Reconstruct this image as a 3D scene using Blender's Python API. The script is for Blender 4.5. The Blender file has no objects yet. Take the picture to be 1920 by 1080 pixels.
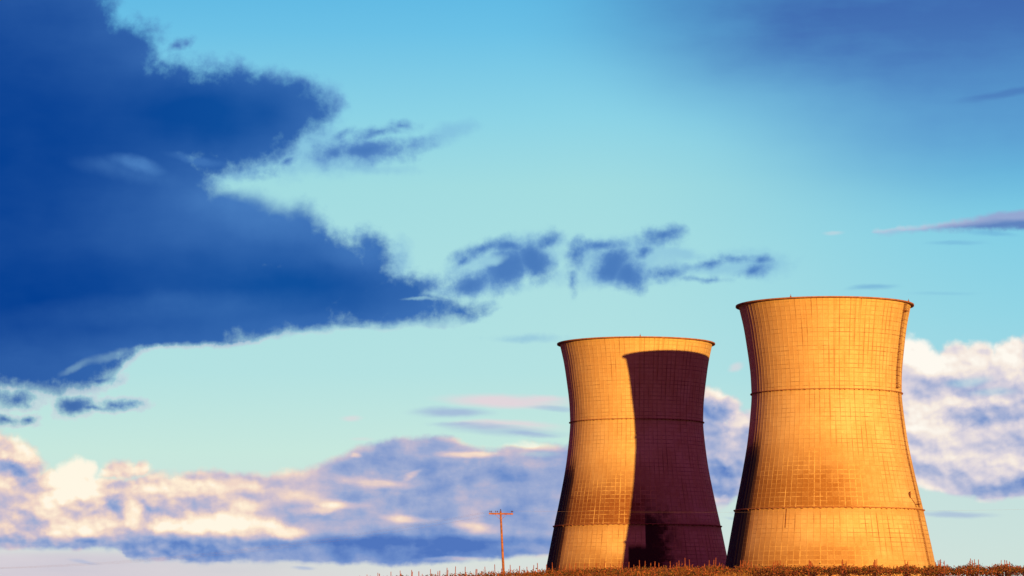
import bpy, math, random
from mathutils import Vector, Matrix, Euler, noise as mnoise
R = math.radians
random.seed(7)
S = bpy.context.scene
COL = S.collection

# ------------------------------------------------------------------ camera
PY0, ROLL, F = -16.0, 0.10, 5400.0
PITCH = math.degrees(math.atan((1156.0-PY0)/F))          # F: focal length in photo pixels (1920 wide)
cam = bpy.data.cameras.new('camera')
cam.sensor_width = 36.0
cam.lens = F/1920*36.0
cam.clip_start = 0.5
cam.clip_end = 60000
camo = bpy.data.objects.new('camera', cam)
COL.objects.link(camo)
CAMZ = 1.7
cam.shift_y = (PY0-540.0)/1920.0
camo.location = (0, 0, CAMZ)
camo.rotation_euler = (Matrix.Rotation(R(90+PITCH), 3, 'X') @ Matrix.Rotation(R(ROLL), 3, 'Z')).to_euler()
S.camera = camo
CROT = camo.rotation_euler.to_matrix()
def at(px, py, Y):
    """survey point: where the sight line measured in the photograph reaches depth Y"""
    d = CROT @ Vector(((px-960)/F, (PY0-py)/F, -1.0))
    return Vector((0, 0, CAMZ)) + d*(Y/d.y)
def proj(p):
    q = CROT.transposed() @ (Vector(p)-Vector((0, 0, CAMZ)))
    return 960+F*q.x/-q.z, PY0-F*q.y/-q.z
def axial(p): return -(CROT.transposed() @ (Vector(p)-Vector((0, 0, CAMZ)))).z

# the nearer tower: rim height, depth, and the heights of its two walkway rings
HT = 130.0
DR = F/4.3
pr = at(1546, 573, DR)
def level(py): return HT-(pr.z-at(1550, py, DR).z)
ZR1, ZR2 = level(738.5), level(956.5)

S.view_settings.view_transform = 'Standard'
S.view_settings.look = 'None'
S.view_settings.exposure = 0.62
S.view_settings.gamma = 1
S.view_settings.use_curve_mapping = False
EXPO = 2**0.62

# ------------------------------------------------------------------ sun
SUN_AZ, SUN_EL = 19.0, 4.4        # degrees right of "straight behind the camera"; elevation
to_sun = Vector((math.sin(R(SUN_AZ))*math.cos(R(SUN_EL)), -math.cos(R(SUN_AZ))*math.cos(R(SUN_EL)), math.sin(R(SUN_EL))))
sun = bpy.data.lights.new('sun', 'SUN')
sun.energy = 5.0
sun.angle = R(0.5)
sun.color = (1.0, 0.595, 0.175)
suno = bpy.data.objects.new('sun', sun)
COL.objects.link(suno)
suno.rotation_euler = to_sun.to_track_quat('Z', 'Y').to_euler()
suno.location = (100, -100, 200)

# ------------------------------------------------------------------ node helpers
def lin(c):
    def f(v):
        v /= 255.0
        return v/12.92 if v <= 0.04045 else ((v+0.055)/1.055)**2.4
    return tuple(f(v) for v in c)

class NT:
    def __init__(self, tree): self.t = tree
    def new(self, kind, **kw):
        n = self.t.nodes.new(kind)
        for k, v in kw.items(): setattr(n, k, v)
        return n
    def put(self, sock, v):
        if isinstance(v, E): v = v.s
        if isinstance(v, bpy.types.NodeSocket): self.t.links.new(v, sock)
        else: sock.default_value = v
    def math(self, op, *a, clamp=False):
        n = self.new('ShaderNodeMath', operation=op, use_clamp=clamp)
        for i, v in enumerate(a): self.put(n.inputs[i], v)
        return E(self, n.outputs[0])
    def smooth(self, v, a, b, lo=0.0, hi=1.0):
        n = self.new('ShaderNodeMapRange', interpolation_type='SMOOTHSTEP', clamp=False)
        for i, q in enumerate((v, a, b, lo, hi)): self.put(n.inputs[i], q)
        return E(self, n.outputs[0])
    def line(self, v, a, b, lo=0.0, hi=1.0):
        k = (hi-lo)/(b-a)
        r = v*k + (lo-a*k)
        return r.max(min(lo, hi)).min(max(lo, hi))
    def mix(self, f, a, b, blend='MIX'):
        n = self.new('ShaderNodeMix', data_type='RGBA', blend_type=blend)
        self.put(n.inputs[0], f)
        for i, v in ((6, a), (7, b)):
            if isinstance(v, tuple): v = tuple(v)+(1.0,) if len(v) == 3 else v
            self.put(n.inputs[i], v)
        return n.outputs[2]
    def ramp(self, f, stops, interp='LINEAR'):
        n = self.new('ShaderNodeValToRGB')
        cr = n.color_ramp
        cr.interpolation = interp
        cr.elements[0].position, cr.elements[0].color = stops[0][0], tuple(stops[0][1])+(1,)
        cr.elements[1].position, cr.elements[1].color = stops[-1][0], tuple(stops[-1][1])+(1,)
        for p, c in stops[1:-1]:
            e = cr.elements.new(p)
            e.color = tuple(c)+(1,)
        self.put(n.inputs[0], f)
        return n.outputs[0]
    def noise(self, vec, scale, detail=4, rough=0.5, w=None, dist=0.0, lac=2.0):
        n = self.new('ShaderNodeTexNoise')
        if w is not None:
            n.noise_dimensions = '4D'
            self.put(n.inputs['W'], w)
        self.put(n.inputs['Vector'], vec)
        n.inputs['Scale'].default_value = scale
        n.inputs['Detail'].default_value = detail
        n.inputs['Roughness'].default_value = rough
        n.inputs['Lacunarity'].default_value = lac
        n.inputs['Distortion'].default_value = dist
        return n
    def comb(self, x, y, z=0.0):
        n = self.new('ShaderNodeCombineXYZ')
        for i, v in enumerate((x, y, z)): self.put(n.inputs[i], v)
        return n.outputs[0]
    def sep(self, v):
        n = self.new('ShaderNodeSeparateXYZ')
        self.put(n.inputs[0], v)
        return [E(self, o) for o in n.outputs]
    def sepc(self, c):
        n = self.new('ShaderNodeSeparateColor')
        self.put(n.inputs[0], c)
        return [E(self, n.outputs[0]), E(self, n.outputs[1])]
    def vec(self, op, a, b=None):
        n = self.new('ShaderNodeVectorMath', operation=op)
        self.put(n.inputs[0], a)
        if b is not None: self.put(n.inputs[1], b)
        return n
    def curve(self, v, pts, x0, x1, y0, y1):
        """piecewise-linear function through pts"""
        n = self.new('ShaderNodeFloatCurve')
        c = n.mapping.curves[0]
        P = [((x-x0)/(x1-x0), (y-y0)/(y1-y0)) for x, y in pts]
        while len(c.points) < len(P): c.points.new(0.5, 0.5)
        for p, (x, y) in zip(c.points, P):
            p.location = (x, y)
            p.handle_type = 'AUTO_CLAMPED'
        n.mapping.use_clip = False
        n.mapping.update()
        f = self.line(v, x0, x1)
        n.inputs['Factor'].default_value = 1
        self.put(n.inputs['Value'], f)
        return E(self, n.outputs[0])*(y1-y0)+y0

class E:
    def __init__(self, nt, s): self.n, self.s = nt, s
    def __add__(self, o): return self.n.math('ADD', self, o)
    __radd__ = __add__
    def __sub__(self, o): return self.n.math('SUBTRACT', self, o)
    def __rsub__(self, o): return self.n.math('SUBTRACT', o, self)
    def __mul__(self, o): return self.n.math('MULTIPLY', self, o)
    __rmul__ = __mul__
    def __truediv__(self, o): return self.n.math('DIVIDE', self, o)
    def max(self, o): return self.n.math('MAXIMUM', self, o)
    def min(self, o): return self.n.math('MINIMUM', self, o)
    def clamp(self): return self.n.math('MINIMUM', self.n.math('MAXIMUM', self, 0.0), 1.0)

# ------------------------------------------------------------------ sky
# The sky is laid out by direction only: azimuth and elevation, in units of
# 1/100 of a photo pixel step (1/54 rad), so it is the same from everywhere.
def build_world():
    w = bpy.data.worlds.new('World')
    S.world = w
    w.use_nodes = True
    t = w.node_tree
    t.nodes.clear()
    g = NT(t)
    out = g.new('ShaderNodeOutputWorld')
    tc = g.new('ShaderNodeTexCoord')
    dx, dy, dz = g.sep(tc.outputs['Generated'])
    az = g.math('ARCTAN2', dx, dy)
    el = g.math('ARCSINE', dz)
    # degrees-like units: X grows to the right, Y grows downward from the zenith side
    X0 = az*(1.022-el*0.2)*F + 960.0
    Y0 = g.math('TANGENT', R(PITCH)-el)*F + PY0 + (X0-960.0)*math.tan(R(ROLL))
    P = g.comb(X0*0.01, Y0*0.01, 0.0)

    # ---- domain warp
    n1 = g.noise(P, 0.75, 9, 0.58)
    wx, wy = g.sepc(n1.outputs['Color'])
    X = X0 + (wx-0.5)*46.0
    Y = Y0 + (wy-0.5)*46.0
    Q = g.comb(X*0.01, Y*0.01, 0.0)
    QL = g.comb((X0 + (wx-0.5)*130.0)*0.01, (Y0 + (wy-0.5)*84.0)*0.01, 0.0)
    # gentler, stretched copy for flat streaky clouds
    n2 = g.noise(g.comb(X0*0.004, Y0*0.012, 3.3), 1.0, 8, 0.6)
    sx, sy = g.sepc(n2.outputs['Color'])
    XS = X0 + (sx-0.5)*60.0
    YS = Y0 + (sy-0.5)*30.0
    QS = g.comb(XS*0.01, YS*0.01, 0.0)
    fine = E(g, g.noise(P, 2.6, 7, 0.62, w=1.7).outputs[0])
    puff = E(g, g.noise(g.comb(X0*0.01, Y0*0.013, 0.0), 1.25, 7, 0.5, w=4.1, dist=0.15).outputs[0])
    puff2 = E(g, g.noise(g.comb(X0*0.01-0.12, Y0*0.013+0.22, 0.0), 1.25, 4, 0.5, w=4.1, dist=0.15).outputs[0])
    streak = E(g, g.noise(g.comb(XS*0.0028, YS*0.013, 7.7), 1.6, 6, 0.55).outputs[0])

    def billow(vec, scale):
        v = g.new('ShaderNodeTexVoronoi', feature='F1')
        g.put(v.inputs['Vector'], vec)
        v.inputs['Scale'].default_value = scale
        v.inputs['Detail'].default_value = 2.0
        v.inputs['Roughness'].default_value = 0.45
        v.normalize = True
        return 0.5 - E(g, v.outputs['Distance'])
    WX = X0 + (wx-0.5)*18.0
    WY = Y0 + (wy-0.5)*18.0
    bil = billow(g.comb(WX*0.01, WY*0.012, 0.0), 2.0)
    bil2 = billow(g.comb(WX*0.01-0.05, WY*0.012+0.09, 0.0), 2.0)

    def blob(cx, cy, rx, ry, rot=0.0, q=None):
        m = g.new('ShaderNodeMapping', vector_type='TEXTURE')
        g.put(m.inputs[0], Q if q is None else q)
        m.inputs[1].default_value = (cx*0.01, cy*0.01, 0)
        m.inputs[2].default_value = (0, 0, R(rot))
        m.inputs[3].default_value = (rx*0.03, ry*0.03, 1)
        s = g.new('ShaderNodeTexGradient', gradient_type='SPHERICAL')     # 1 at the middle, 0 at three radii
        g.put(s.inputs[0], m.outputs[0])
        return E(g, s.outputs['Fac'])*3.0-2.0
    def union(items, q=None):
        """signed field in px: positive inside"""
        f = None
        for it in items:
            b = blob(*it[:5], q=q)*(14.0+0.62*min(it[2], it[3]))
            f = b if f is None else f.max(b)
        return f
    def heap(items, q=None):
        """sum of soft spots; item: cx cy rx ry rot amount"""
        f = None
        for it in items:
            b = g.smooth(blob(*it[:5], q=q), 0.0, 0.85)*it[5]
            f = b if f is None else f+b
        return f

    # ---- clear sky
    yn = g.line(Y0, -300, 1150)
    def st(rows): return [((y+300)/1450.0, lin(c)) for y, c in rows]
    left = g.ramp(yn, st([(-300, (40, 130, 200)), (-60, (88, 180, 226)), (60, (108, 193, 230)), (220, (140, 211, 230)), (350, (162, 220, 225)),
                          (520, (172, 223, 226)), (700, (180, 226, 226)), (850, (199, 232, 222)), (1000, (208, 226, 220)), (1100, (222, 222, 218))]))
    right = g.ramp(yn, st([(-300, (40, 110, 190)), (0, (80, 150, 210)), (330, (108, 190, 224)), (450, (130, 206, 229)), (600, (146, 213, 229)),
                           (720, (160, 216, 228)), (900, (196, 224, 222)), (1100, (208, 226, 218))]))
    sky = g.mix(g.smooth(X0, 1050, 2000), left, right)
    # soft grey-blue veil at the upper right
    veil = heap([(1780, 40, 760, 360, 4, 0.60), (1640, 100, 380, 120, 4, 0.22), (1930, -40, 440, 260, 0, 0.40), (1840, 250, 560, 170, -4, 0.34), (1380, 20, 460, 260, 0, 0.34)], q=QS)
    veil = (veil*(0.62+0.42*streak+0.34*puff)).clamp()
    sky = g.mix(veil, sky, g.mix(g.smooth(Y0, -60, 330), lin((60, 102, 174)), lin((88, 148, 206))))
    st2 = heap([(1880, 188, 130, 12, -8, 0.45), (1560, 70, 200, 10, -3, 0.2)], q=QS)
    sky = g.mix(st2.clamp(), sky, lin((66, 104, 178)))

    # ---- low cumulus bank on the horizon (lit from the front, behind the dark mass)
    top = g.curve(X, [(-200, 880), (0, 872), (60, 884), (120, 898), (200, 893), (280, 890), (310, 894), (380, 884), (480, 882), (560, 872), (620, 856), (690, 832), (760, 816), (850, 822), (900, 842), (980, 826), (1060, 830), (1120, 820),
                      (1300, 772), (1420, 790), (1560, 730), (1670, 700), (1740, 690), (1930, 684), (2100, 690)],
                  -200, 2100, 500, 1100)
    bot = g.curve(XS, [(-200, 1028), (0, 1031), (225, 1034), (245, 1052), (600, 1058), (760, 1060), (900, 1054), (1010, 1046), (1130, 1050), (1300, 990), (1400, 930), (1560, 890), (1690, 905), (1740, 922), (1800, 934), (1850, 942),
                       (1895, 934), (1960, 936), (2100, 930)], -200, 2100, 500, 1100)
    cum = g.smooth(X0, 640, 300) + g.smooth(X0, 1150, 1400)
    knobs = union([(30, 862, 66, 42, 20), (-10, 850, 60, 40, 0), (146, 902, 40, 40, 0), (112, 915, 46, 34, 0), (166, 886, 20, 22, 0), (235, 886, 46, 22, 0), (268, 882, 16, 16, 0), (208, 892, 30, 14, 0),
                   (1706, 690, 44, 56, 0), (1735, 700, 46, 40, 0), (1790, 690, 42, 38, 0), (1830, 684, 40, 38, 0), (1892, 690, 50, 48, 0), (1945, 690, 60, 54, 0), (1335, 762, 40, 36, 0), (1362, 764, 34, 26, 0), (1390, 796, 32, 34, 0)])
    dl = (Y-top).max(knobs*1.1).min((bot-YS)*1.4) + (fine-0.5)*30.0 + (bil-0.15)*26.0*cum
    mlow = g.smooth(dl, -6.0, 12.0)
    gaps = heap([(560, 1075, 130, 9, 0, 0.0), (1372, 960, 80, 22, 0, 0.9), (1360, 700, 60, 30, 0, 0.4), (1810, 720, 60, 14, -4, 0.4), (1860, 740, 60, 10, 0, 0.3),
                 (965, 800, 60, 12, 0, 0.5), (1010, 850, 60, 8, 0, 0.25), (1420, 700, 90, 60, 0, 0.4)], q=QS)
    mlow = mlow*(1.0-gaps.clamp())
    # brightness of the bank: lit knobs and shaded hollows
    light = heap([(142, 905, 85, 58, 0, 0.75), (150, 878, 45, 34, 0, 0.4), (105, 925, 60, 40, 0, 0.35), (45, 840, 62, 36, 20, 0.62), (200, 925, 90, 30, 0, 0.3), (20, 900, 40, 40, 0, 0.3),
                  (250, 960, 36, 46, 8, 0.5), (185, 985, 62, 40, 0, 0.45), (115, 985, 55, 32, 0, 0.38), (330, 990, 70, 28, 14, 0.5), (440, 990, 150, 34, 4, 0.62), (545, 995, 60, 24, 8, 0.5),
                  (470, 955, 60, 24, -8, 0.3), (330, 920, 110, 26, 4, 0.42), (440, 912, 130, 22, 0, 0.32), (600, 945, 70, 16, 0, 0.4), (40, 985, 50, 30, 0, 0.25), (60, 955, 80, 22, 0, 0.32),
                  (260, 880, 70, 16, -10, 0.3)], q=QL)
    light2 = heap([(930, 828, 130, 12, 2, 0.85), (880, 852, 80, 9, 1, 0.7), (1010, 835, 90, 12, 5, 0.6), (700, 905, 90, 14, 4, 0.6), (640, 945, 70, 12, 3, 0.4), (770, 890, 22, 10, -30, 0.45), (760, 972, 70, 12, 4, 0.55),
                   (885, 988, 62, 14, 8, 0.62), (625, 945, 40, 14, 0, 0.3), (560, 935, 60, 16, 0, 0.35), (860, 1050, 90, 7, 0, 0.6), (990, 1050, 90, 10, -4, 0.75), (1010, 1030, 60, 12, 0, 0.3), (670, 855, 12, 8, 0, 0.5)], q=QS)
    light3 = heap([(1712, 672, 60, 62, 0, 0.85), (1770, 690, 90, 44, 0, 0.45), (1890, 668, 60, 38, 0, 0.7), (1905, 700, 50, 40, 0, 0.45), (1830, 662, 70, 26, 0, 0.35), (1745, 800, 70, 46, 10, 0.7), (1720, 770, 60, 30, 0, 0.3),
                   (1790, 850, 70, 40, 0, 0.3), (1860, 865, 80, 40, 0, 0.25), (1390, 790, 34, 36, 0, 0.75), (1345, 742, 44, 24, 0, 0.8), (1410, 745, 50, 20, 0, 0.4), (1345, 935, 50, 10, 0, 0.4), (1830, 750, 110, 16, 0, 0.3), (1840, 805, 80, 20, 0, 0.2)], q=QL)
    dark = heap([(60, 878, 90, 26, 0, 0.75), (15, 872, 60, 30, 0, 0.3), (58, 978, 44, 38, 20, 0.62), (205, 965, 34, 44, 25, 0.6), (215, 1000, 60, 18, 0, 0.35), (300, 960, 60, 40, 20, 0.22), (95, 915, 34, 8, 0, 0.2), (560, 965, 80, 34, 0, 0.18),
                 (232, 912, 46, 10, -6, 0.35), (100, 918, 30, 7, -6, 0.3), (1350, 772, 40, 16, 0, 0.4), (1348, 890, 60, 50, 0, 0.55), (1350, 830, 60, 30, 0, 0.2), (1850, 775, 120, 30, -6, 0.95), (1890, 915, 170, 34, 0, 1.1), (1770, 890, 100, 40, 0, 0.55), (1800, 725, 120, 20, 0, 0.4), (1900, 840, 90, 26, 0, 0.4),
                 (690, 870, 110, 26, 0, 0.3), (800, 880, 150, 20, 0, 0.22), (720, 1010, 330, 30, 0, 0.3), (1000, 890, 120, 30, 0, 0.22), (1040, 960, 150, 50, 0, 0.15), (760, 935, 70, 18, 0, 0.22), (660, 930, 70, 16, 0, 0.22)], q=QL)
    band = g.smooth(YS, 998, 1018)*g.smooth(X0, 1300, 900)
    base = g.line(X0, 480, 760, 0.57, 0.36) + g.smooth(X0, 1300, 1700, 0, 0.20)
    relief = puff - puff2
    tone = base + (light*0.66).min(0.58) + light2*0.5 + light3*0.55 - dark*0.38 - band*0.29 + ((bil-bil2)*1.05 + (bil-0.15)*0.30)*cum + (puff-0.5)*0.45 + relief*0.5 + (streak-0.5)*0.45 + (fine-0.5)*0.22
    tone = tone + g.smooth(dl, 26, 0)*0.12
    lowcol = g.ramp(tone.clamp(), [(0.0, lin((80, 118, 190))), (0.16, lin((112, 144, 203))), (0.36, lin((156, 171, 210))), (0.56, lin((203, 190, 206))),
                                   (0.74, lin((240, 214, 200))), (0.9, lin((255, 237, 212))), (1.0, lin((255, 247, 228)))])
    low2 = g.ramp(tone.clamp(), [(0.0, lin((100, 134, 198))), (0.2, lin((144, 164, 208))), (0.42, lin((188, 191, 216))), (0.62, lin((222, 214, 222))), (0.8, lin((246, 234, 224))), (1.0, lin((255, 250, 240)))])
    lowcol = g.mix(g.smooth(X0, 1100, 1500), lowcol, low2)
    sky = g.mix(mlow, sky, lowcol)
    # pinkish thin haze right at the horizon, left
    hz = g.smooth(Y0, 1020, 1050)*g.smooth(X0, 900, 100)*0.85
    sky = g.mix(hz*(1.0-mlow), sky, g.mix(streak, lin((196, 190, 208)), lin((226, 214, 220))))
    # thin streaks
    thin = heap([(950, 752, 170, 17, 1, 0.95), (960, 800, 140, 12, 1, 0.5), (1030, 745, 60, 8, 0, 0.4), (660, 785, 30, 8, 0, 0.55), (900, 795, 70, 8, 0, 0.4), (980, 793, 110, 8, 2, 0.5), (1380, 690, 20, 10, -20, 0.5), (1560, 440, 26, 6, 0, 0.35), (680, 822, 30, 6, 0, 0.3)], q=QS)
    thin = (thin*(0.55+0.9*streak)).clamp()
    sky = g.mix(thin, sky, lin((226, 214, 220)))
    tlav = heap([(850, 775, 100, 15, 0, 0.75), (960, 810, 150, 14, 2, 0.5), (900, 800, 90, 9, 0, 0.4), (1040, 764, 60, 7, 4, 0.5), (1000, 815, 70, 7, 3, 0.4), (855, 797, 60, 6, 0, 0.35), (1780, 967, 90, 9, 0, 0.6), (1395, 963, 40, 6, 0, 0.5), (1380, 975, 40, 5, 3, 0.4), (575, 1066, 30, 6, 0, 0.6), (165, 1054, 40, 5, 5, 0.5)], q=QS)
    sky = g.mix((tlav*(0.6+0.8*streak)).clamp(), sky, lin((158, 178, 216)))

    # ---- right-hand lens cloud
    ry = g.curve(X0, [(1500, 441), (1640, 439), (1760, 430), (1920, 423), (2100, 412)], 1500, 2100, 300, 500)
    rth = g.curve(X0, [(1500, -12), (1615, -6), (1650, 5), (1760, 10), (1920, 20), (2100, 30)], 1500, 2100, -20, 40)
    rd = rth - g.math('ABSOLUTE', YS-ry) + (fine-0.5)*26.0 + (streak-0.5)*22.0
    rm = g.smooth(rd, -5, 10)
    rt = g.smooth(YS-ry, -8, 6)
    rcol = g.mix(g.smooth(X0, 1660, 1860), g.mix(rt, lin((226, 212, 222)), lin((160, 178, 216))), g.mix(rt, lin((150, 165, 208)), lin((92, 124, 188))))
    sky = g.mix(rm*0.92, sky, rcol)
    s3 = heap([(1790, 462, 70, 8, 0, 0.3), (1850, 446, 60, 8, 6, 0.35), (1630, 545, 60, 8, 0, 0.45), (1760, 558, 80, 6, 0, 0.15)], q=QS)
    sky = g.mix(s3.clamp(), sky, lin((92, 150, 208)))

    # ---- the dark mass
    mass = union([(530, 212, 96, 72, 0), (560, 225, 72, 46, -20), (430, 225, 150, 104, 0), (320, 225, 150, 112, 0), (215, 140, 90, 105, 30), (120, 90, 120, 170, 0), (-60, 200, 260, 420, 0), (255, 100, 52, 40, 30), (470, 262, 84, 48, -12),
                  (395, 300, 84, 40, -10), (290, 330, 130, 90, 0), (180, 330, 200, 200, 0),
                  (562, 440, 52, 58, 0), (604, 496, 66, 66, 0), (555, 482, 74, 74, 0), (650, 535, 90, 54, 0), (165, 170, 90, 90, 0), (330, 380, 100, 60, 0), (585, 468, 48, 58, 0), (652, 496, 72, 56, 0), (690, 512, 58, 58, 0), (686, 520, 52, 46, 0), (668, 545, 90, 44, 0), (740, 560, 60, 34, 0), (520, 455, 80, 70, 20), (690, 486, 42, 52, 0), (640, 502, 70, 64, 0), (715, 500, 24, 44, 0), (440, 440, 140, 84, 14), (360, 470, 170, 122, 0), (180, 500, 260, 220, 0), (700, 560, 120, 56, 0),
                  (770, 578, 130, 34, 0), (500, 560, 240, 92, 0), (280, 590, 240, 110, 0), (80, 640, 170, 130, 0), (860, 582, 66, 23, 0), (-20, 560, 220, 320, 0), (150, 690, 70, 44, -8)])
    b2 = g.curve(X, [(-300, 726), (60, 730), (160, 731), (200, 720), (240, 686), (290, 657), (320, 654), (400, 649), (470, 642), (520, 630), (600, 619), (700, 612), (800, 610), (860, 606), (905, 592), (940, 574), (1000, 550)],
                 -300, 1000, 200, 800)
    dm = mass.min((b2-Y)*g.smooth(X0, 330, 200, 2.2, 1.0)+6.0)
    tail = union([(800, 535, 70, 22, -12), (880, 528, 75, 28, -14), (950, 505, 62, 44, -20), (1000, 490, 42, 46, 0), (1025, 452, 42, 20, -28), (905, 462, 52, 13, -20), (950, 460, 50, 15, 8), (868, 484, 20, 8, -35),
                  (1085, 475, 26, 36, 20), (1076, 520, 13, 32, 0), (1130, 457, 56, 13, 0), (1150, 496, 44, 36, -20), (1182, 510, 40, 34, 20), (1242, 510, 48, 15, 4), (1240, 444, 46, 18, -12), (1210, 472, 20, 10, -30), (1330, 494, 40, 9, -12), (1385, 486, 42, 10, 5),
                  (1412, 512, 36, 16, -15), (1430, 492, 20, 12, 0), (1330, 526, 46, 8, 4),
                  (686, 286, 108, 27, -4), (628, 294, 52, 20, -10), (715, 252, 62, 16, -12), (755, 238, 30, 12, 0), (640, 262, 30, 10, -30), (330, 98, 34, 10, -14), (352, 92, 16, 9, -20), (535, 308, 20, 8, -10),
                  (38, 752, 62, 19, 0), (148, 760, 38, 22, 0), (226, 761, 44, 11, 2), (180, 766, 60, 8, 2), (20, 792, 40, 9, 0), (64, 788, 22, 8, -20), (170, 690, 55, 22, -8), (190, 715, 40, 14, 0)])
    thinblob = union([(985, 634, 60, 7, 0), (848, 246, 40, 16, -12), (470, 312, 120, 24, -20), (560, 285, 70, 30, -25), (610, 200, 40, 50, 0), (745, 500, 30, 50, 0), (640, 300, 120, 30, -8), (960, 490, 120, 44, -15), (1160, 490, 110, 44, 0), (1400, 500, 80, 26, 0), (900, 545, 120, 12, -6), (1275, 480, 70, 10, 10), (660, 318, 90, 10, 0), (1150, 520, 110, 20, 0), (590, 268, 60, 40, -30), (800, 268, 50, 12, -6), (1345, 505, 110, 16, 0)], q=QS)
    rough = (fine-0.5)*66.0 + (puff-0.5)*34.0
    calm = heap([(500, 385, 170, 60, 12, 0.75), (600, 640, 420, 40, -6, 0.6), (100, 735, 160, 30, 0, 0.5)])
    md1 = g.smooth(dm + rough*(1.0-calm.clamp()) + (bil-0.15)*22.0, -15.0, 26.0)
    md2 = g.smooth(tail*1.4 + (fine-0.5)*84.0 + (puff-0.5)*24.0 + (bil-0.15)*14.0, -14.0, 36.0)
    d = dm.max(tail*1.25) + rough
    md = md1.max(md2*0.96)
    hole = heap([(215, 672, 60, 12, -10, 0.22), (920, 487, 38, 15, -10, 0.9), (790, 560, 44, 5, 0, 0.5), (150, 690, 40, 9, -20, 0.25), (230, 700, 46, 14, -14, 0.4), (1040, 470, 10, 40, 20, 0.4)])
    md = md*(1.0-hole.clamp())
    mthin = g.smooth(thinblob + rough*0.7, -14.0, 20.0)*0.40
    inner = heap([(440, 215, 260, 120, 0, 0.75), (330, 560, 640, 130, -2, 0.62), (520, 500, 300, 130, 6, 0.35), (60, 300, 420, 420, 0, 0.55), (650, 545, 220, 70, 0, 0.3), (300, 250, 330, 150, 0, 0.25)])
    inner = (inner + (puff-0.5)*0.35 + (streak-0.5)*0.25).clamp()
    farL = g.smooth(X0, 560, -60)
    core = g.smooth(tail + rough*0.5, 2.0, 34.0)
    dcol = g.mix(core, lin((96, 146, 204)), lin((70, 120, 188)))
    dcol = g.mix(g.smooth(dm, -8.0, 16.0), dcol, lin((62, 114, 184)))
    dcol = g.mix(inner, dcol, lin((16, 80, 158)))
    dcol = g.mix((farL*(inner*0.7+0.5)).clamp(), dcol, lin((0, 60, 144)))
    soft = heap([(470, 400, 190, 60, 14, 0.4), (660, 470, 90, 40, 0, 0.3), (260, 316, 64, 18, 12, 0.75), (370, 300, 70, 12, 6, 0.5), (240, 330, 120, 26, 8, 0.35), (330, 580, 420, 36, -4, 0.2), (480, 320, 40, 18, -20, 0.5), (420, 338, 60, 16, -10, 0.3)])
    dcol = g.mix((soft*(0.3+1.1*fine)).clamp()*0.8, dcol, lin((86, 142, 206)))
    sky = g.mix(mthin, sky, lin((112, 166, 216)))
    sky = g.mix(md, sky, dcol)
    # pale seam under the mass
    sky = g.mix(g.smooth(d, -16, -4)*g.smooth(d, 6, -3)*g.smooth(Y0, 600, 650)*0.35, sky, lin((214, 208, 224)))

    # ---- unseen dome: low-sun sky plus an added purple cloud layer tinting shaded faces
    nis = g.new('ShaderNodeTexSky', sky_type='NISHITA')
    nis.sun_disc = False
    nis.sun_elevation = R(SUN_EL)
    nis.sun_rotation = R(180-SUN_AZ)
    nis.altitude = 50
    nis.air_density = 1.0
    nis.dust_density = 1.0
    nis.ozone_density = 2.0
    bn = g.new('ShaderNodeBackground')
    added_deck = g.noise(g.comb(dx/(g.math('ABSOLUTE', dz)+0.12), dy/(g.math('ABSOLUTE', dz)+0.12), 0.0), 0.8, 5, 0.6)
    cover = g.smooth(E(g, added_deck.outputs[0]), 0.25, 0.45, 0.75, 1.0)*g.smooth(dz, 0.02, 0.12, 0.80, 1.0)
    g.put(bn.inputs[0], g.mix(cover, nis.outputs[0], (2.4, 0.44, 3.5)))
    bn.inputs[1].default_value = 0.05
    bf = g.new('ShaderNodeBackground')
    g.put(bf.inputs[0], sky)
    bf.inputs[1].default_value = 1.0/EXPO
    mx = g.new('ShaderNodeMixShader')
    front = g.smooth(dy, 0.45, 0.85)*g.smooth(dz, 0.55, 0.3)
    g.put(mx.inputs[0], front)
    t.links.new(bn.outputs[0], mx.inputs[1])
    t.links.new(bf.outputs[0], mx.inputs[2])
    t.links.new(mx.outputs[0], out.inputs[0])
    w.cycles.sampling_method = 'NONE'
build_world()
S.cycles.max_bounces = 4
S.cycles.diffuse_bounces = 2

# ------------------------------------------------------------------ object helpers
def tag(o, label=None, cat=None, group=None, kind=None):
    if label: o['label'] = label
    if cat: o['category'] = cat
    if group: o['group'] = group
    if kind: o['kind'] = kind
    return o
def empty(name, loc):
    o = bpy.data.objects.new(name, None)
    o.location = loc
    o.empty_display_size = 1
    COL.objects.link(o)
    return o

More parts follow.
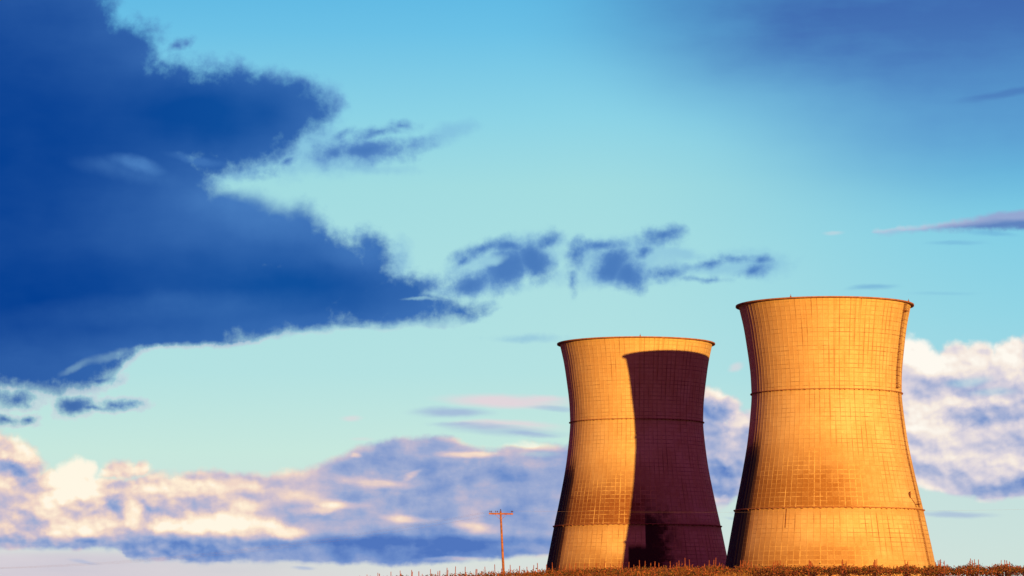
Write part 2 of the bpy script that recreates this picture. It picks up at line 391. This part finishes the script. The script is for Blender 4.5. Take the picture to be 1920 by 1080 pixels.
class MB:
    """gathers vertices and faces; build() links them as one mesh object"""
    def __init__(self): self.v, self.f, self.m = [], [], []
    def quad(self, a, b, c, d, m=0):
        i = len(self.v)
        self.v += [tuple(a), tuple(b), tuple(c), tuple(d)]
        self.f.append((i, i+1, i+2, i+3)); self.m.append(m)
    def grid(self, rows, close=True, m=0):
        """rows of points with equal lengths, joined; close: wrap each row"""
        i0, n = len(self.v), len(rows[0])
        for r in rows: self.v += [tuple(p) for p in r]
        for j in range(len(rows)-1):
            for k in range(n if close else n-1):
                k2 = (k+1) % n
                self.f.append((i0+j*n+k, i0+j*n+k2, i0+(j+1)*n+k2, i0+(j+1)*n+k)); self.m.append(m)
        return i0, n
    def cap(self, idx, m=0):
        self.f.append(tuple(idx)); self.m.append(m)
    def tube(self, pts, rad, n=8, m=0, caps=True):
        pts = [Vector(p) for p in pts]
        rads = rad if isinstance(rad, (list, tuple)) else [rad]*len(pts)
        rows = []
        up = None
        for i, p in enumerate(pts):
            a, b = pts[max(i-1, 0)], pts[min(i+1, len(pts)-1)]
            t = (b-a).normalized()
            if up is None:
                up = Vector((0, 0, 1)) if abs(t.z) < 0.9 else Vector((1, 0, 0))
            s = t.cross(up).normalized()
            up = s.cross(t).normalized()
            rows.append([p+(s*math.cos(2*math.pi*k/n)+up*math.sin(2*math.pi*k/n))*rads[i] for k in range(n)])
        i0, _ = self.grid(rows, True, m)
        if caps:
            self.cap([i0+k for k in range(n)][::-1], m)
            self.cap([i0+(len(rows)-1)*n+k for k in range(n)], m)
    def box(self, c, ax, ay, az, m=0):
        """centre and three half-axis vectors"""
        c, ax, ay, az = Vector(c), Vector(ax), Vector(ay), Vector(az)
        i = len(self.v)
        for sz in (-1, 1):
            for sx, sy in ((-1, -1), (1, -1), (1, 1), (-1, 1)):
                self.v.append(tuple(c+ax*sx+ay*sy+az*sz))
        for f in ((3, 2, 1, 0), (4, 5, 6, 7), (0, 1, 5, 4), (1, 2, 6, 5), (2, 3, 7, 6), (3, 0, 4, 7)):
            self.f.append(tuple(i+k for k in f)); self.m.append(m)
    def build(self, name, mats, parent=None, smooth=False, loc=None):
        me = bpy.data.meshes.new(name)
        me.from_pydata(self.v, [], self.f)
        for mt in (mats if isinstance(mats, (list, tuple)) else [mats]): me.materials.append(mt)
        me.polygons.foreach_set('material_index', self.m)
        me.polygons.foreach_set('use_smooth', [smooth]*len(self.f))
        me.update()
        o = bpy.data.objects.new(name, me)
        COL.objects.link(o)
        if parent: o.parent = parent
        if loc is not None: o.location = loc
        return o

def material(name):
    m = bpy.data.materials.new(name)
    m.use_nodes = True
    t = m.node_tree
    t.nodes.clear()
    g = NT(t)
    out = g.new('ShaderNodeOutputMaterial')
    b = g.new('ShaderNodeBsdfPrincipled')
    b.inputs['Specular IOR Level'].default_value = 0.15
    t.links.new(b.outputs[0], out.inputs[0])
    return m, g, b

# ------------------------------------------------------------------ materials
NPAN, LIFT = 96, 1.86
def concrete(name, shaded):
    m, g, b = material(name)
    tc = g.new('ShaderNodeTexCoord')
    ox, oy, oz = g.sep(tc.outputs['Object'])
    phi = g.math('ARCTAN2', ox, oy*-1.0)                     # 0 faces the field, + to the right
    pu = phi*(NPAN/(2*math.pi))
    pv = oz/LIFT
    arc = phi*36.0                                           # metres along the shell
    P = g.comb(arc, oz, 0.0)
    n_big = E(g, g.noise(P, 0.055, 5, 0.6, w=2.0 if shaded else 0.0).outputs[0])
    n_mid = E(g, g.noise(P, 0.32, 6, 0.65, w=1.0).outputs[0])
    n_fin = E(g, g.noise(P, 1.6, 5, 0.7, w=3.0).outputs[0])
    n_run = E(g, g.noise(g.comb(arc, oz*0.07, 0.0), 0.75, 6, 0.65, w=5.0).outputs[0])
    # each cast panel its own tone
    wn = g.new('ShaderNodeTexWhiteNoise', noise_dimensions='2D')
    g.put(wn.inputs['Vector'], g.comb(g.math('FLOOR', pu), g.math('FLOOR', pv), 0.0))
    pan = E(g, wn.outputs['Value'])
    wr = g.new('ShaderNodeTexWhiteNoise', noise_dimensions='1D')
    g.put(wr.inputs['W'], g.math('FLOOR', pv))
    row = E(g, wr.outputs['Value'])
    # joints
    fu = g.math('ABSOLUTE', g.math('FRACT', pu)-0.5)
    fv = g.math('ABSOLUTE', g.math('FRACT', pv)-0.5)
    ju = g.smooth(fu, 0.38, 0.485)
    jv = g.smooth(fv, 0.36, 0.485)
    n_pat = E(g, g.noise(P, 0.11, 4, 0.6, w=8.0).outputs[0])
    joint = (ju*g.smooth(n_run, 0.38, 0.62)).max(jv*g.smooth(n_mid, 0.34, 0.6)*(0.35+0.85*row))*g.smooth(n_pat+phi*0.1, 0.3, 0.62, 0.35, 1.15)
    # where the shell is dirty: below mid-height down to the lower walkway, and again near the foot
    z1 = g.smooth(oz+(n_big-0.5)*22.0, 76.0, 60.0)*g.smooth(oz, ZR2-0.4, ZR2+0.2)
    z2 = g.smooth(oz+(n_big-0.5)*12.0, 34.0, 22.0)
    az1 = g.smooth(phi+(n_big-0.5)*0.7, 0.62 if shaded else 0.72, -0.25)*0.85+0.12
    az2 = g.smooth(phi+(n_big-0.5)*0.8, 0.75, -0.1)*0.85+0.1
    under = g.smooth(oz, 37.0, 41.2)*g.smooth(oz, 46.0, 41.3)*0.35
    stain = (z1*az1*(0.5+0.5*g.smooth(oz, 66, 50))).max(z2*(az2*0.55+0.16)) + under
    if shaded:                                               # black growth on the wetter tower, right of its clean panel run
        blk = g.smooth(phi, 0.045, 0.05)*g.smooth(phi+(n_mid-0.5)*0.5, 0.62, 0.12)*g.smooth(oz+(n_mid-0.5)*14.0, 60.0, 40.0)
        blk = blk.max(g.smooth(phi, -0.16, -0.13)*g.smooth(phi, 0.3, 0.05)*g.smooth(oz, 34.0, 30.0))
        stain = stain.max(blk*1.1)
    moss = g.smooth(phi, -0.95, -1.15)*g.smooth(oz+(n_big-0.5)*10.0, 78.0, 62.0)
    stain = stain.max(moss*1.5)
    grime = (stain*(0.68+0.75*n_mid)*(0.86+0.25*pan)).clamp()
    clean = g.mix(g.smooth(n_mid, 0.3, 0.7), (0.55, 0.36, 0.135), (0.68, 0.485, 0.20))
    clean = g.mix(g.smooth(n_run, 0.35, 0.7)*0.35, clean, (0.50, 0.27, 0.08))
    clean = g.mix(pan*0.2, clean, (0.46, 0.25, 0.075))
    clean = g.mix(g.smooth(oz, 80, 128)*g.smooth(n_big, 0.3, 0.7)*0.5, clean, (0.55, 0.29, 0.09))
    drip = E(g, g.noise(g.comb(arc, oz*0.025, 0.0), 0.55, 5, 0.7, w=11.0).outputs[0])
    clean = g.mix(g.smooth(drip, 0.52, 0.66)*g.smooth(oz, 88, 126, 0.15, 0.55), clean, (0.42, 0.21, 0.065))
    clean = g.mix(g.smooth(n_big, 0.48, 0.66)*0.45, clean, (0.72, 0.54, 0.25))
    clean = g.mix(g.smooth(n_fin, 0.5, 0.75)*0.45, clean, (0.76, 0.56, 0.22))
    clean = g.mix(g.smooth(n_fin, 0.48, 0.25)*0.5, clean, (0.44, 0.235, 0.07))
    clean = g.mix(g.smooth(phi, 0.3, -0.9)*0.42, clean, (0.50, 0.235, 0.075))  # browner toward the left flank: soft shade painted into the concrete colour
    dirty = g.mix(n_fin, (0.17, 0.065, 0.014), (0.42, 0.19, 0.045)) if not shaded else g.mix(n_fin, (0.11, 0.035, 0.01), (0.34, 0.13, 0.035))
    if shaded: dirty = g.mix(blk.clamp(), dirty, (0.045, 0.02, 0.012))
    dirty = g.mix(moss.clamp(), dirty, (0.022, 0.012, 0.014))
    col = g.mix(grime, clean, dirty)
    # joints: dark hairlines on clean panels, pale lime on dirty ones
    col = g.mix((joint*(1.0-grime*1.6)).clamp()*0.92, col, (0.20, 0.085, 0.028))
    lime = joint*g.smooth(grime, 0.2, 0.5)*g.smooth(n_fin, 0.3, 0.55)*(1.0-moss)
    if shaded: lime = lime*(1.0-blk.clamp())
    col = g.mix((lime*1.1).clamp(), col, (0.66, 0.42, 0.14))
    runs = g.smooth(n_run, 0.66, 0.74)*g.smooth(n_mid, 0.5, 0.62)*g.smooth(oz, 38, 50)*g.smooth(oz, 84, 66)
    col = g.mix(runs*0.7, col, (0.78, 0.62, 0.36))
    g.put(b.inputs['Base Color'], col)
    b.inputs['Roughness'].default_value = 0.92
    bp = g.new('ShaderNodeBump')
    bp.inputs['Strength'].default_value = 0.5
    bp.inputs['Distance'].default_value = 0.08
    g.put(bp.inputs['Height'], n_fin*0.6 - joint*0.8)
    g.t.links.new(bp.outputs[0], b.inputs['Normal'])
    return m

def noisy(name, c1, c2, scale, rough=0.85, c3=None):
    m, g, b = material(name)
    tc = g.new('ShaderNodeTexCoord')
    n = E(g, g.noise(tc.outputs['Object'], scale, 5, 0.6).outputs[0])
    col = g.mix(g.smooth(n, 0.3, 0.7), c1, c2)
    if c3:
        n2 = E(g, g.noise(tc.outputs['Object'], scale*0.23, 4, 0.6, w=3).outputs[0])
        col = g.mix(g.smooth(n2, 0.45, 0.65), col, c3)
    g.put(b.inputs['Base Color'], col)
    b.inputs['Roughness'].default_value = rough
    return m

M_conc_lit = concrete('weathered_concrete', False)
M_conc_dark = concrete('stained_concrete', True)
M_rim = noisy('rusty_walkway', (0.24, 0.09, 0.04), (0.40, 0.17, 0.07), 0.6)
M_rust = noisy('rusted_steel', (0.14, 0.045, 0.018), (0.24, 0.085, 0.03), 1.5)
M_pole = noisy('weathered_pole_wood', (0.20, 0.07, 0.03), (0.42, 0.17, 0.075), 3.0)
M_arm = noisy('crossarm_wood', (0.22, 0.07, 0.035), (0.38, 0.15, 0.07), 5.0)
M_ins = noisy('dark_glazed_insulator', (0.05, 0.02, 0.03), (0.09, 0.04, 0.05), 8.0, 0.3)
M_wire = noisy('dull_wire', (0.22, 0.14, 0.10), (0.30, 0.20, 0.15), 2.0, 0.5)
M_stake = noisy('red_brown_stake', (0.16, 0.04, 0.018), (0.34, 0.095, 0.04), 6.0)
M_soil = noisy('dry_field_soil', (0.10, 0.055, 0.025), (0.19, 0.11, 0.05), 0.35, 0.95, (0.12, 0.09, 0.03))
M_trunk = noisy('vine_bark', (0.06, 0.028, 0.015), (0.12, 0.05, 0.025), 5.0)
def leafmat():
    m, g, b = material('autumn_vine_leaf')
    tc = g.new('ShaderNodeTexCoord')
    ge = g.new('ShaderNodeNewGeometry')
    n = E(g, g.noise(tc.outputs['Object'], 0.35, 4, 0.6).outputs[0])
    r = E(g, ge.outputs['Random Per Island'])
    f = (n-0.5)*0.9+r
    col = g.ramp(f.clamp(), [(0.0, (0.05, 0.036, 0.009)), (0.25, (0.10, 0.062, 0.014)), (0.5, (0.17, 0.058, 0.018)), (0.75, (0.24, 0.058, 0.02)), (1.0, (0.34, 0.12, 0.035))])
    g.put(b.inputs['Base Color'], col)
    b.inputs['Roughness'].default_value = 0.7
    return m
M_leaf = leafmat()

# ------------------------------------------------------------------ ground
CREST_Y = 240.0
CANOPY = 1.22
cp = []
for px, py in [(-400, 1125), (300, 1104), (600, 1089), (720, 1082), (850, 1077), (950, 1072), (1050, 1066), (1150, 1063), (1300, 1061), (1420, 1061), (1640, 1061), (1920, 1060), (2300, 1066), (2900, 1090)]:
    q = at(px, py, CREST_Y)
    cp.append((q.x, q.z-CANOPY))
def crest(x):
    if x <= cp[0][0]: return cp[0][1]
    for (x0, z0), (x1, z1) in zip(cp, cp[1:]):
        if x <= x1:
            u = (x-x0)/(x1-x0)
            return z0+(z1-z0)*u
    return cp[-1][1]
TOWER_Z = 11.0
def ground(x, y):
    c = crest(x)
    if y < 40: z = 0.0
    elif y < CREST_Y-60: z = (c-1.9)*(y-40)/(CREST_Y-100)
    elif y < CREST_Y: z = c-1.9*((CREST_Y-y)/60)**1.25
    elif y < 300: z = c-1.7*((y-CREST_Y)/60)**1.3
    elif y < 900: z = (c-1.7)+(TOWER_Z-c+1.7)*((y-300)/600)
    else: z = TOWER_Z
    if abs(x) > 120 or y > 1500:
        pass
    return z + 0.05*math.sin(x*0.31+y*0.17)*(1 if y < 300 else 0)
def make_ground():
    mb = MB()
    xs = [-9000, -4000, -1500, -500, -200, -120, -80]+[-60+2.0*i for i in range(66)]+[80, 100, 140, 220, 500, 1500, 4000, 9000]
    ys = [-3000, -600, -100, 0, 40, 80, 120, 150, 180]+[184+4*i for i in range(30)]+[310, 340, 400, 500, 650, 900, 1200, 1600, 2500, 4500, 8000, 16000]
    mb.grid([[(x, y, ground(x, y)) for x in xs] for y in ys], close=False)
    return tag(mb.build('ground', M_soil, smooth=True), kind='structure')
make_ground()

# ------------------------------------------------------------------ cooling towers
# survey of the nearer tower: photo row, half width there
PROF = []
for py, hw in [(573, 160.6), (580, 159.0), (613, 152.0), (655, 146.0), (697, 141.3), (734, 139.9), (747, 140.0), (786, 143.7), (832, 149.8), (878, 158.4), (924, 168.0), (947, 173.2), (1000, 184.0), (1057, 195.2), (1114, 206.0), (1160, 214.0)]:
    p = at(1550, py, DR)
    PROF.append((level(py), hw*axial(p)/F))
PROF.reverse()
def rad(z):
    # Catmull-Rom through the measured profile
    z = max(PROF[0][0], min(HT, z))
    for i in range(len(PROF)-1):
        if z <= PROF[i+1][0]:
            p0 = PROF[max(i-1, 0)]; p1 = PROF[i]; p2 = PROF[i+1]; p3 = PROF[min(i+2, len(PROF)-1)]
            h = p2[0]-p1[0]
            m1 = (p2[1]-p0[1])/(p2[0]-p0[0]); m2 = (p3[1]-p1[1])/(p3[0]-p1[0])
            t = (z-p1[0])/h
            return ((2*t**3-3*t**2+1)*p1[1]+(t**3-2*t**2+t)*h*m1+(-2*t**3+3*t**2)*p2[1]+(t**3-t**2)*h*m2)
    return PROF[-1][1] if z >= PROF[-1][0] else PROF[0][1]
def cyl(phi, r, z):
    return Vector((math.sin(phi)*r, -math.cos(phi)*r, z))
def shell_mesh():
    mb = MB()
    nz = 70
    rows = []
    dp = 2*math.pi/NPAN
    for j in range(nz+1):
        z = -1.5 if j == 0 else HT*j/nz-0.3
        r = rad(z)
        row = []
        for k in range(NPAN):
            p = k*dp
            w = 0.16/r
            rf = r*math.cos(dp/2)/math.cos(dp/2-w)        # flat panel chord
            row += [cyl(p-w, rf, z), cyl(p, r+0.07, z), cyl(p+w, rf, z)]
        rows.append(row)
    top = [p*((rad(HT)-0.9)/p.to_2d().length) for p in rows[-1]]
    top = [Vector((p.x, p.y, HT-0.3)) for p in top]
    rows.append(top)
    for z in (110, 90, 60, 30, -1.5):
        rows.append([cyl(math.atan2(p.x, -p.y), rad(z)-0.7, z) for p in top])
    mb.grid(rows)
    return mb
def ring_mesh(z, proj_, th, brk):
    """walkway ring: slab with bracket-shaped thickenings under it, one closed piece"""
    mb = MB()
    n = NPAN*6
    rows = [[] for _ in range(6)]
    for k in range(n):
        p = 2*math.pi*k/n
        deep = brk*(0.35+0.65*((k//6*37) % 11)/10) if (k % 6) in (0, 1) else 0.0
        r0 = rad(z)
        a = r0-0.3
        b_ = r0+proj_
        zb = z-th-deep
        prof = [(a, z+0.05), (b_, z), (b_, z-th), (b_-0.15*proj_, z-th-0.02-deep*0.25), (rad(zb)+0.05+proj_*0.1, zb), (rad(zb)-0.3, zb)]
        for i, (r, zz) in enumerate(prof): rows[i].append(cyl(p, r, zz))
    rows.append(rows[0])
    mb.grid(rows)
    return mb
def frame_at(phi, z):
    n = cyl(phi, 1, 0)
    t = Vector((math.cos(phi), math.sin(phi), 0))
    return n, t
def ladder(mb, phi, z0, z1, hoops, stand=0.55, width=0.42, rr=0.085):
    n, t = frame_at(phi, 0)
    steps = max(4, int((z1-z0)/2.5))
    for s in (-1, 1):
        mb.tube([cyl(phi, rad(z)+stand, z)+t*s*width for z in [z0+(z1-z0)*i/steps for i in range(steps+1)]], rr, 6)
    z = z0+0.5
    while z < z1:
        c = cyl(phi, rad(z)+stand, z)
        mb.box(c, t*width, n*0.045, Vector((0, 0, 0.05)))
        z += 0.7
    z = z0+1.0
    while z < z1:                                           # stand-off brackets
        mb.box(cyl(phi, rad(z)+stand*0.45, z), t*0.08, n*stand*0.6, Vector((0, 0, 0.08)))
        z += 3.35
    if hoops:
        z = z0+2.2
        while z < z1-0.5:
            c = cyl(phi, rad(z)+stand, z)
            mb.tube([c+t*width*1.25*math.cos(a)+n*(0.85*math.sin(a)) for a in [math.pi*i/10 for i in range(11)]], 0.13, 6)
            z += 3.35
        for a in (0.5, 1.57, 2.64):
            mb.tube([cyl(phi, rad(z)+stand+0.85*math.sin(a), z)+t*width*1.25*math.cos(a) for z in [z0+2.2+(z1-z0-2.7)*i/steps for i in range(steps+1)]], 0.05, 5)

def tower(loc, mat, label, ladders):
    root = tag(empty('cooling_tower', loc), label, 'cooling tower', 'pair of concrete cooling towers')
    shell_mesh().build('shell', mat, root)
    rim = ring_mesh(HT, 1.35, 0.55, 0.0).build('rim_walkway', M_rim, root)
    ring_mesh(ZR1, 0.65, 0.28, 0.4).build('walkway_ring', M_rim, root)
    ring_mesh(ZR2, 0.8, 0.3, 0.6).build('walkway_ring', M_rim, root)
    for ph in ((-28, 64.0) if ladders else (0.6,)):
        r_ = MB()
        c = cyl(R(ph), rad(HT)+0.9, HT)
        r_.tube([c, c+Vector((0, 0, 0.8)), c+Vector((0, 0, 1.3))], [0.14, 0.12, 0.05], 6)
        r_.box(c+Vector((0, 0, 0.25)), (0.3, 0, 0), (0, 0.3, 0), (0, 0, 0.22))
        r_.build('lightning_rod', M_rust, root)  # unlit lightning rod standing on the rim
    if ladders:
        for ph, z0, z1, hoop in ((60.5, ZR1+1.2, 129.4, True), (64.2, ZR2+0.5, ZR1-0.2, False), (60.8, 0.0, ZR2-0.4, False)):
            b_ = MB()
            ladder(b_, R(ph), z0, z1, hoop)
            b_.build('ladder', M_rust, root)
        for ph, z, wd in ((62.5, 126.0, 1.9), (61.0, ZR1+1.7, 1.0), (62.2, ZR2+1.9, 1.2)):     # landings
            n, t = frame_at(R(ph), z)
            b_ = MB()
            b_.box(cyl(R(ph), rad(z)+0.7, z), t*wd, n*0.8, Vector((0, 0, 0.12)))
            for sx in (-1, 1):
                b_.tube([cyl(R(ph), rad(z)+1.4, z)+t*sx*(wd-0.1), cyl(R(ph), rad(z)+1.4, z+1.1)+t*sx*(wd-0.1)], 0.06, 5)
            b_.tube([cyl(R(ph), rad(z)+1.4, z+1.1)+t*sx*(wd-0.04) for sx in (-1, 1)], 0.06, 5)
            b_.build('landing', M_rust, root)
        # curved vent pipe left of the middle flight
        ZP = level(931)
        n, t = frame_at(R(55.4), ZP)
        c = cyl(R(55.4), rad(ZP)+0.55, ZP)
        b_ = MB()
        b_.tube([c+t*(-1.25*math.sin(a))+Vector((0, 0, 1.35*math.cos(a))) for a in [0.15*math.pi+0.7*math.pi*i/10 for i in range(11)]], [0.16+0.26*math.sin(math.pi*i/10) for i in range(11)], 8)
        b_.build('curved_vent_pipe', M_rust, root)
        b_ = MB()
        b_.tube([c+Vector((0, 0, -1.2))-t*0.3-n*0.2, cyl(R(58), rad(ZR2+2)+0.25, ZR2+2.6), cyl(R(59.6), rad(ZR2+.5)+0.5, ZR2+0.5)], 0.11, 6)
        b_.build('conduit', M_rust, root)
        b_ = MB()
        b_.tube([cyl(R(-32), rad(z)+0.12, z) for z in (ZR2-0.6, ZR2-4.0, ZR2-8.5)], 0.14, 6)
        b_.build('drain_pipe', M_rust, root)
    return root

DL = DR*165.0/146.5
pl = at(1192.5, 644.5, DL)
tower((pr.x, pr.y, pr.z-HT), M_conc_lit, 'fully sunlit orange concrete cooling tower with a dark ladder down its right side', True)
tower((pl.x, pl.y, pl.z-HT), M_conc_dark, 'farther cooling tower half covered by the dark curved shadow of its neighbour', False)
print('towers', pr, pl)

# ------------------------------------------------------------------ vineyard
ROWA = 0.1235
def row_x(k, y): return at(1641, 1060, CREST_Y).x + 2.58*k + (y-CREST_Y)*math.tan(ROWA)
def vineyard():
    mb = MB()
    rnd = random.Random(3)
    for k in range(-22, 11):
        near = 205.0 if k < -4 else 222.0
        y = near+rnd.random()
        while y < (263 if k < -4 else 254):
            x = row_x(k, y)
            px = 960+F*x/y
            if 560 < px < 2080:
                gz = ground(x, y)
                dense = 1.0 if px < 1420 else 0.9
                # trunk with a bent head and two arms along the row
                hx = rnd.uniform(-.06, .06)
                mb.tube([(x, y, gz-0.05), (x+hx, y, gz+0.35), (x+hx*1.5, y+.05, gz+0.62)], [0.045, 0.035, 0.03], 5, 1)
                for s in (-1, 1):
                    mb.tube([(x+hx*1.5, y+.05, gz+0.6), (x+hx+s*0.1, y+s*0.4, gz+0.72), (x+s*0.12, y+s*0.8, gz+0.70)], [0.028, 0.022, 0.012], 4, 1)
                hgt = rnd.uniform(0.86, 1.12)
                nl = int((110 if y > 222 else 60)*dense*rnd.uniform(.7, 1.2))
                for i in range(nl):
                    u = rnd.uniform(-1.3, 1.3) if rnd.random() < (.45 if px < 1420 else .75) else max(-1.3, min(1.3, rnd.gauss(0, 0.5)))
                    v = rnd.uniform(-0.75, 0.75)
                    h = hgt-0.10*u*u+rnd.gauss(0.0, 0.11) if rnd.random() < (.62 if px < 1450 else .88) else rnd.uniform(0.3, 1.0)
                    if px < 1420 and rnd.random() < 0.4: h = rnd.uniform(0.05, 1.0)
                    if rnd.random() < 0.05: h += rnd.uniform(0.05, 0.22)
                    c = Vector((x+u, y+v, gz+h))
                    sz = rnd.uniform(0.04, 0.085)
                    q = Euler((rnd.uniform(-1.3, 1.3), rnd.uniform(-1.3, 1.3), rnd.uniform(0, 6.28))).to_matrix()
                    a = q @ Vector((sz, 0, 0)); b_ = q @ Vector((0, sz*rnd.uniform(.7, 1.2), 0)); nn = q @ Vector((0, 0, sz*0.35))
                    mb.quad(c-a, c-b_+nn, c+a, c+b_+nn, 0)
                for i in range(rnd.randint(1, 3)):        # upright shoots
                    u, v = rnd.gauss(0, .2), rnd.uniform(-.7, .7)
                    h0 = gz+0.75
                    h1 = gz+hgt+rnd.uniform(.05, .28)
                    mb.tube([(x+u, y+v, h0), (x+u+rnd.uniform(-.1, .1), y+v, h1)], [0.014, 0.008], 3, 1, caps=False)
            y += rnd.uniform(1.35, 1.65)
    return tag(mb.build('vineyard', [M_leaf, M_trunk]), 'low rows of red and olive vines along the crest of the field', 'vines', kind='stuff')
vineyard()

def weeds():
    mb = MB()
    rnd = random.Random(9)
    for i in range(26000):
        px = rnd.uniform(650, 1500) if rnd.random() < .75 else rnd.uniform(1500, 2050)
        y = rnd.uniform(214, 250)
        x = (px-960)/F*y
        gz = ground(x, y)
        h = rnd.uniform(0.2, 1.05 if px < 1400 else 0.3)
        a = rnd.uniform(0, 6.28)
        w = rnd.uniform(0.012, 0.03)
        d = Vector((math.cos(a), math.sin(a), 0))*w
        tip = Vector((rnd.gauss(0, .12), rnd.gauss(0, .12), h))
        b_ = Vector((x, y, gz-0.03))
        mb.quad(b_-d, b_+d, b_+tip+d*.3, b_+tip-d*.3)
    m = noisy('dry_weed_blade', (0.16, 0.085, 0.022), (0.42, 0.20, 0.055), 0.9)
    return tag(mb.build('dry_grass', m), 'dry brown grass between the vine rows', 'grass', kind='stuff')
weeds()

# stakes: one thing each
def stake_mesh(h, seed):
    rnd = random.Random(seed)
    mb = MB()
    lx, ly = rnd.uniform(-.05, .05), rnd.uniform(-.04, .04)
    n = 7
    rr = rnd.uniform(0.028, 0.04)
    rows = [[(lx*z/h+r*math.cos(6.283*k/n+seed), ly*z/h+r*math.sin(6.283*k/n+seed), z) for k in range(n)] for z, r in ((-.2, rr), (h*.5, rr*.97), (h-.06, rr*.92), (h, rr*.7))]
    i0, _ = mb.grid(rows)
    mb.cap([i0+3*n+k for k in range(n)])
    mb.cap([i0+k for k in range(n)][::-1])
    # staple block that holds the trellis wire near the top
    i = len(mb.v)
    return mb
protos = [stake_mesh(1.56+0.07*i, i).build('vine_stake', M_stake) for i in range(5)]
used = set()
rnd = random.Random(21)
n_st = 0
for k in range(-20, 9):
    y = 222.0+rnd.uniform(0, 3)
    while y < 259:
        x = row_x(k, y)+rnd.gauss(0, .05)
        gz = ground(x, y)
        px, py = proj((x, y, gz+1.85))
        if 700 < px < 1945 and py < 1079:
            j = rnd.randrange(5)
            src = protos[j]
            o = src if j not in used else src.copy()
            if j in used: COL.objects.link(o)
            used.add(j)
            o.location = (x, y, gz-0.02)
            o.rotation_euler = (rnd.gauss(0, .03), rnd.gauss(0, .04), rnd.uniform(0, 6))
            if px < 936: lb, gp = 'thin reddish wooden vine stake left of the utility pole', 'vine stakes left of the utility pole'
            elif px < 1030: lb, gp = 'thin reddish wooden vine stake between the utility pole and the half shaded tower', 'vine stakes between pole and tower'
            elif px < 1364: lb, gp = 'reddish wooden vine stake among vines in front of the half shaded tower', 'vine stakes below the half shaded tower'
            elif px < 1754: lb, gp = 'rust red vine stake rising from the vines before the sunlit tower', 'vine stakes below the sunlit tower'
            else: lb, gp = 'rust red vine stake against pale sky right of the sunlit tower', 'vine stakes right of the sunlit tower'
            tag(o, lb, 'stake', gp)
            n_st += 1
        y += rnd.uniform(4.4, 5.8)
print('stakes', n_st)

# ------------------------------------------------------------------ utility pole and wires
YP = 286.0
ptop = at(938.6, 958.5, YP); pbot = at(944.3, 1076, YP)
axis = (ptop-pbot).normalized()
gz = ground(pbot.x, YP)
foot = pbot - axis*((pbot.z-gz)/axis.z+0.3)
pole = tag(empty('utility_pole', foot), 'leaning reddish wooden utility pole with one crossarm left of the towers', 'utility pole')
def rel(p): return Vector(p)-foot
mb = MB()
L = (ptop-foot).length
mb.tube([axis*L*i/8 for i in range(9)], [0.145-0.05*i/8 for i in range(9)], 12)
mb.build('pole', M_pole, pole, smooth=True)
a0 = at(916.6, 963.0, YP-0.25); a1 = at(962.0, 963.6, YP-0.25)
ad = (a1-a0).normalized()
up = Vector((0, 0, 1))
fw = ad.cross(up).normalized()
mb = MB()
mb.box(rel((a0+a1)/2), (a1-a0)/2, fw*0.06, up*0.078)
mb.build('crossarm', M_arm, pole)
mid = ptop-axis*0.28
for s in (-1, 1):
    b_ = MB()
    p0 = mid+ad*s*0.62+fw*0.09+up*0.02
    p1 = ptop-axis*0.85+fw*0.12
    b_.tube([rel(p0), rel(p1)], 0.018, 5)
    b_.build('brace', M_pole, pole)
ins_pts = []
for px in (918.6, 921.5, 929.5, 932.8, 959.0, 961.2):
    c = at(px, 962.8, YP-0.25)
    b_ = MB()
    prof = [(0.012, 0.05), (0.012, 0.13), (0.05, 0.13), (0.06, 0.16), (0.035, 0.19), (0.05, 0.215), (0.035, 0.25), (0.01, 0.265)]
    n = 10
    i0, _ = b_.grid([[rel(c)+Vector((r*math.cos(6.2832*k/n), r*math.sin(6.2832*k/n), z)) for k in range(n)] for r, z in prof])
    b_.cap([i0+(len(prof)-1)*n+k for k in range(n)])
    b_.build('insulator', M_ins, pole, smooth=True)
    ins_pts.append(c+Vector((0, 0, 0.24)))
b_ = MB()
prof = [(0.02, -0.02), (0.02, 0.06), (0.06, 0.06), (0.065, 0.1), (0.04, 0.13), (0.05, 0.16), (0.02, 0.2)]
i0, _ = b_.grid([[rel(ptop)+Vector((r*math.cos(6.2832*k/10), r*math.sin(6.2832*k/10), z)) for k in range(10)] for r, z in prof])
b_.cap([i0+(len(prof)-1)*10+k for k in range(10)])
b_.build('insulator', M_ins, pole, smooth=True)

def wire(p0, p1, sag, label, r=0.0035):
    mb = MB()
    n = 40
    mb.tube([p0.lerp(p1, i/n)-Vector((0, 0, sag*4*(i/n)*(1-i/n)))-p0 for i in range(n+1)], r, 5)
    o = mb.build('power_line', M_wire, loc=p0)
    tag(o, label, 'wire', 'wires strung from the utility pole')
# to the next poles, outside the frame on either side
rt = [at(2140, 950, 300), at(2160, 949, 300), at(2180, 949, 300)]
lf = [at(-60, 1066, 300), at(-30, 1066, 300), at(0, 1066, 300)]
rl = 'faint power line running right from the utility pole across the half shaded tower'
ll = 'faint power line sagging left from the utility pole in front of low clouds'
for i, q in zip((5,), rt): wire(ins_pts[i], q, 0.30, rl)
for i, q in zip((0, 2, 5), lf): wire(ins_pts[i], q, 1.1, ll)
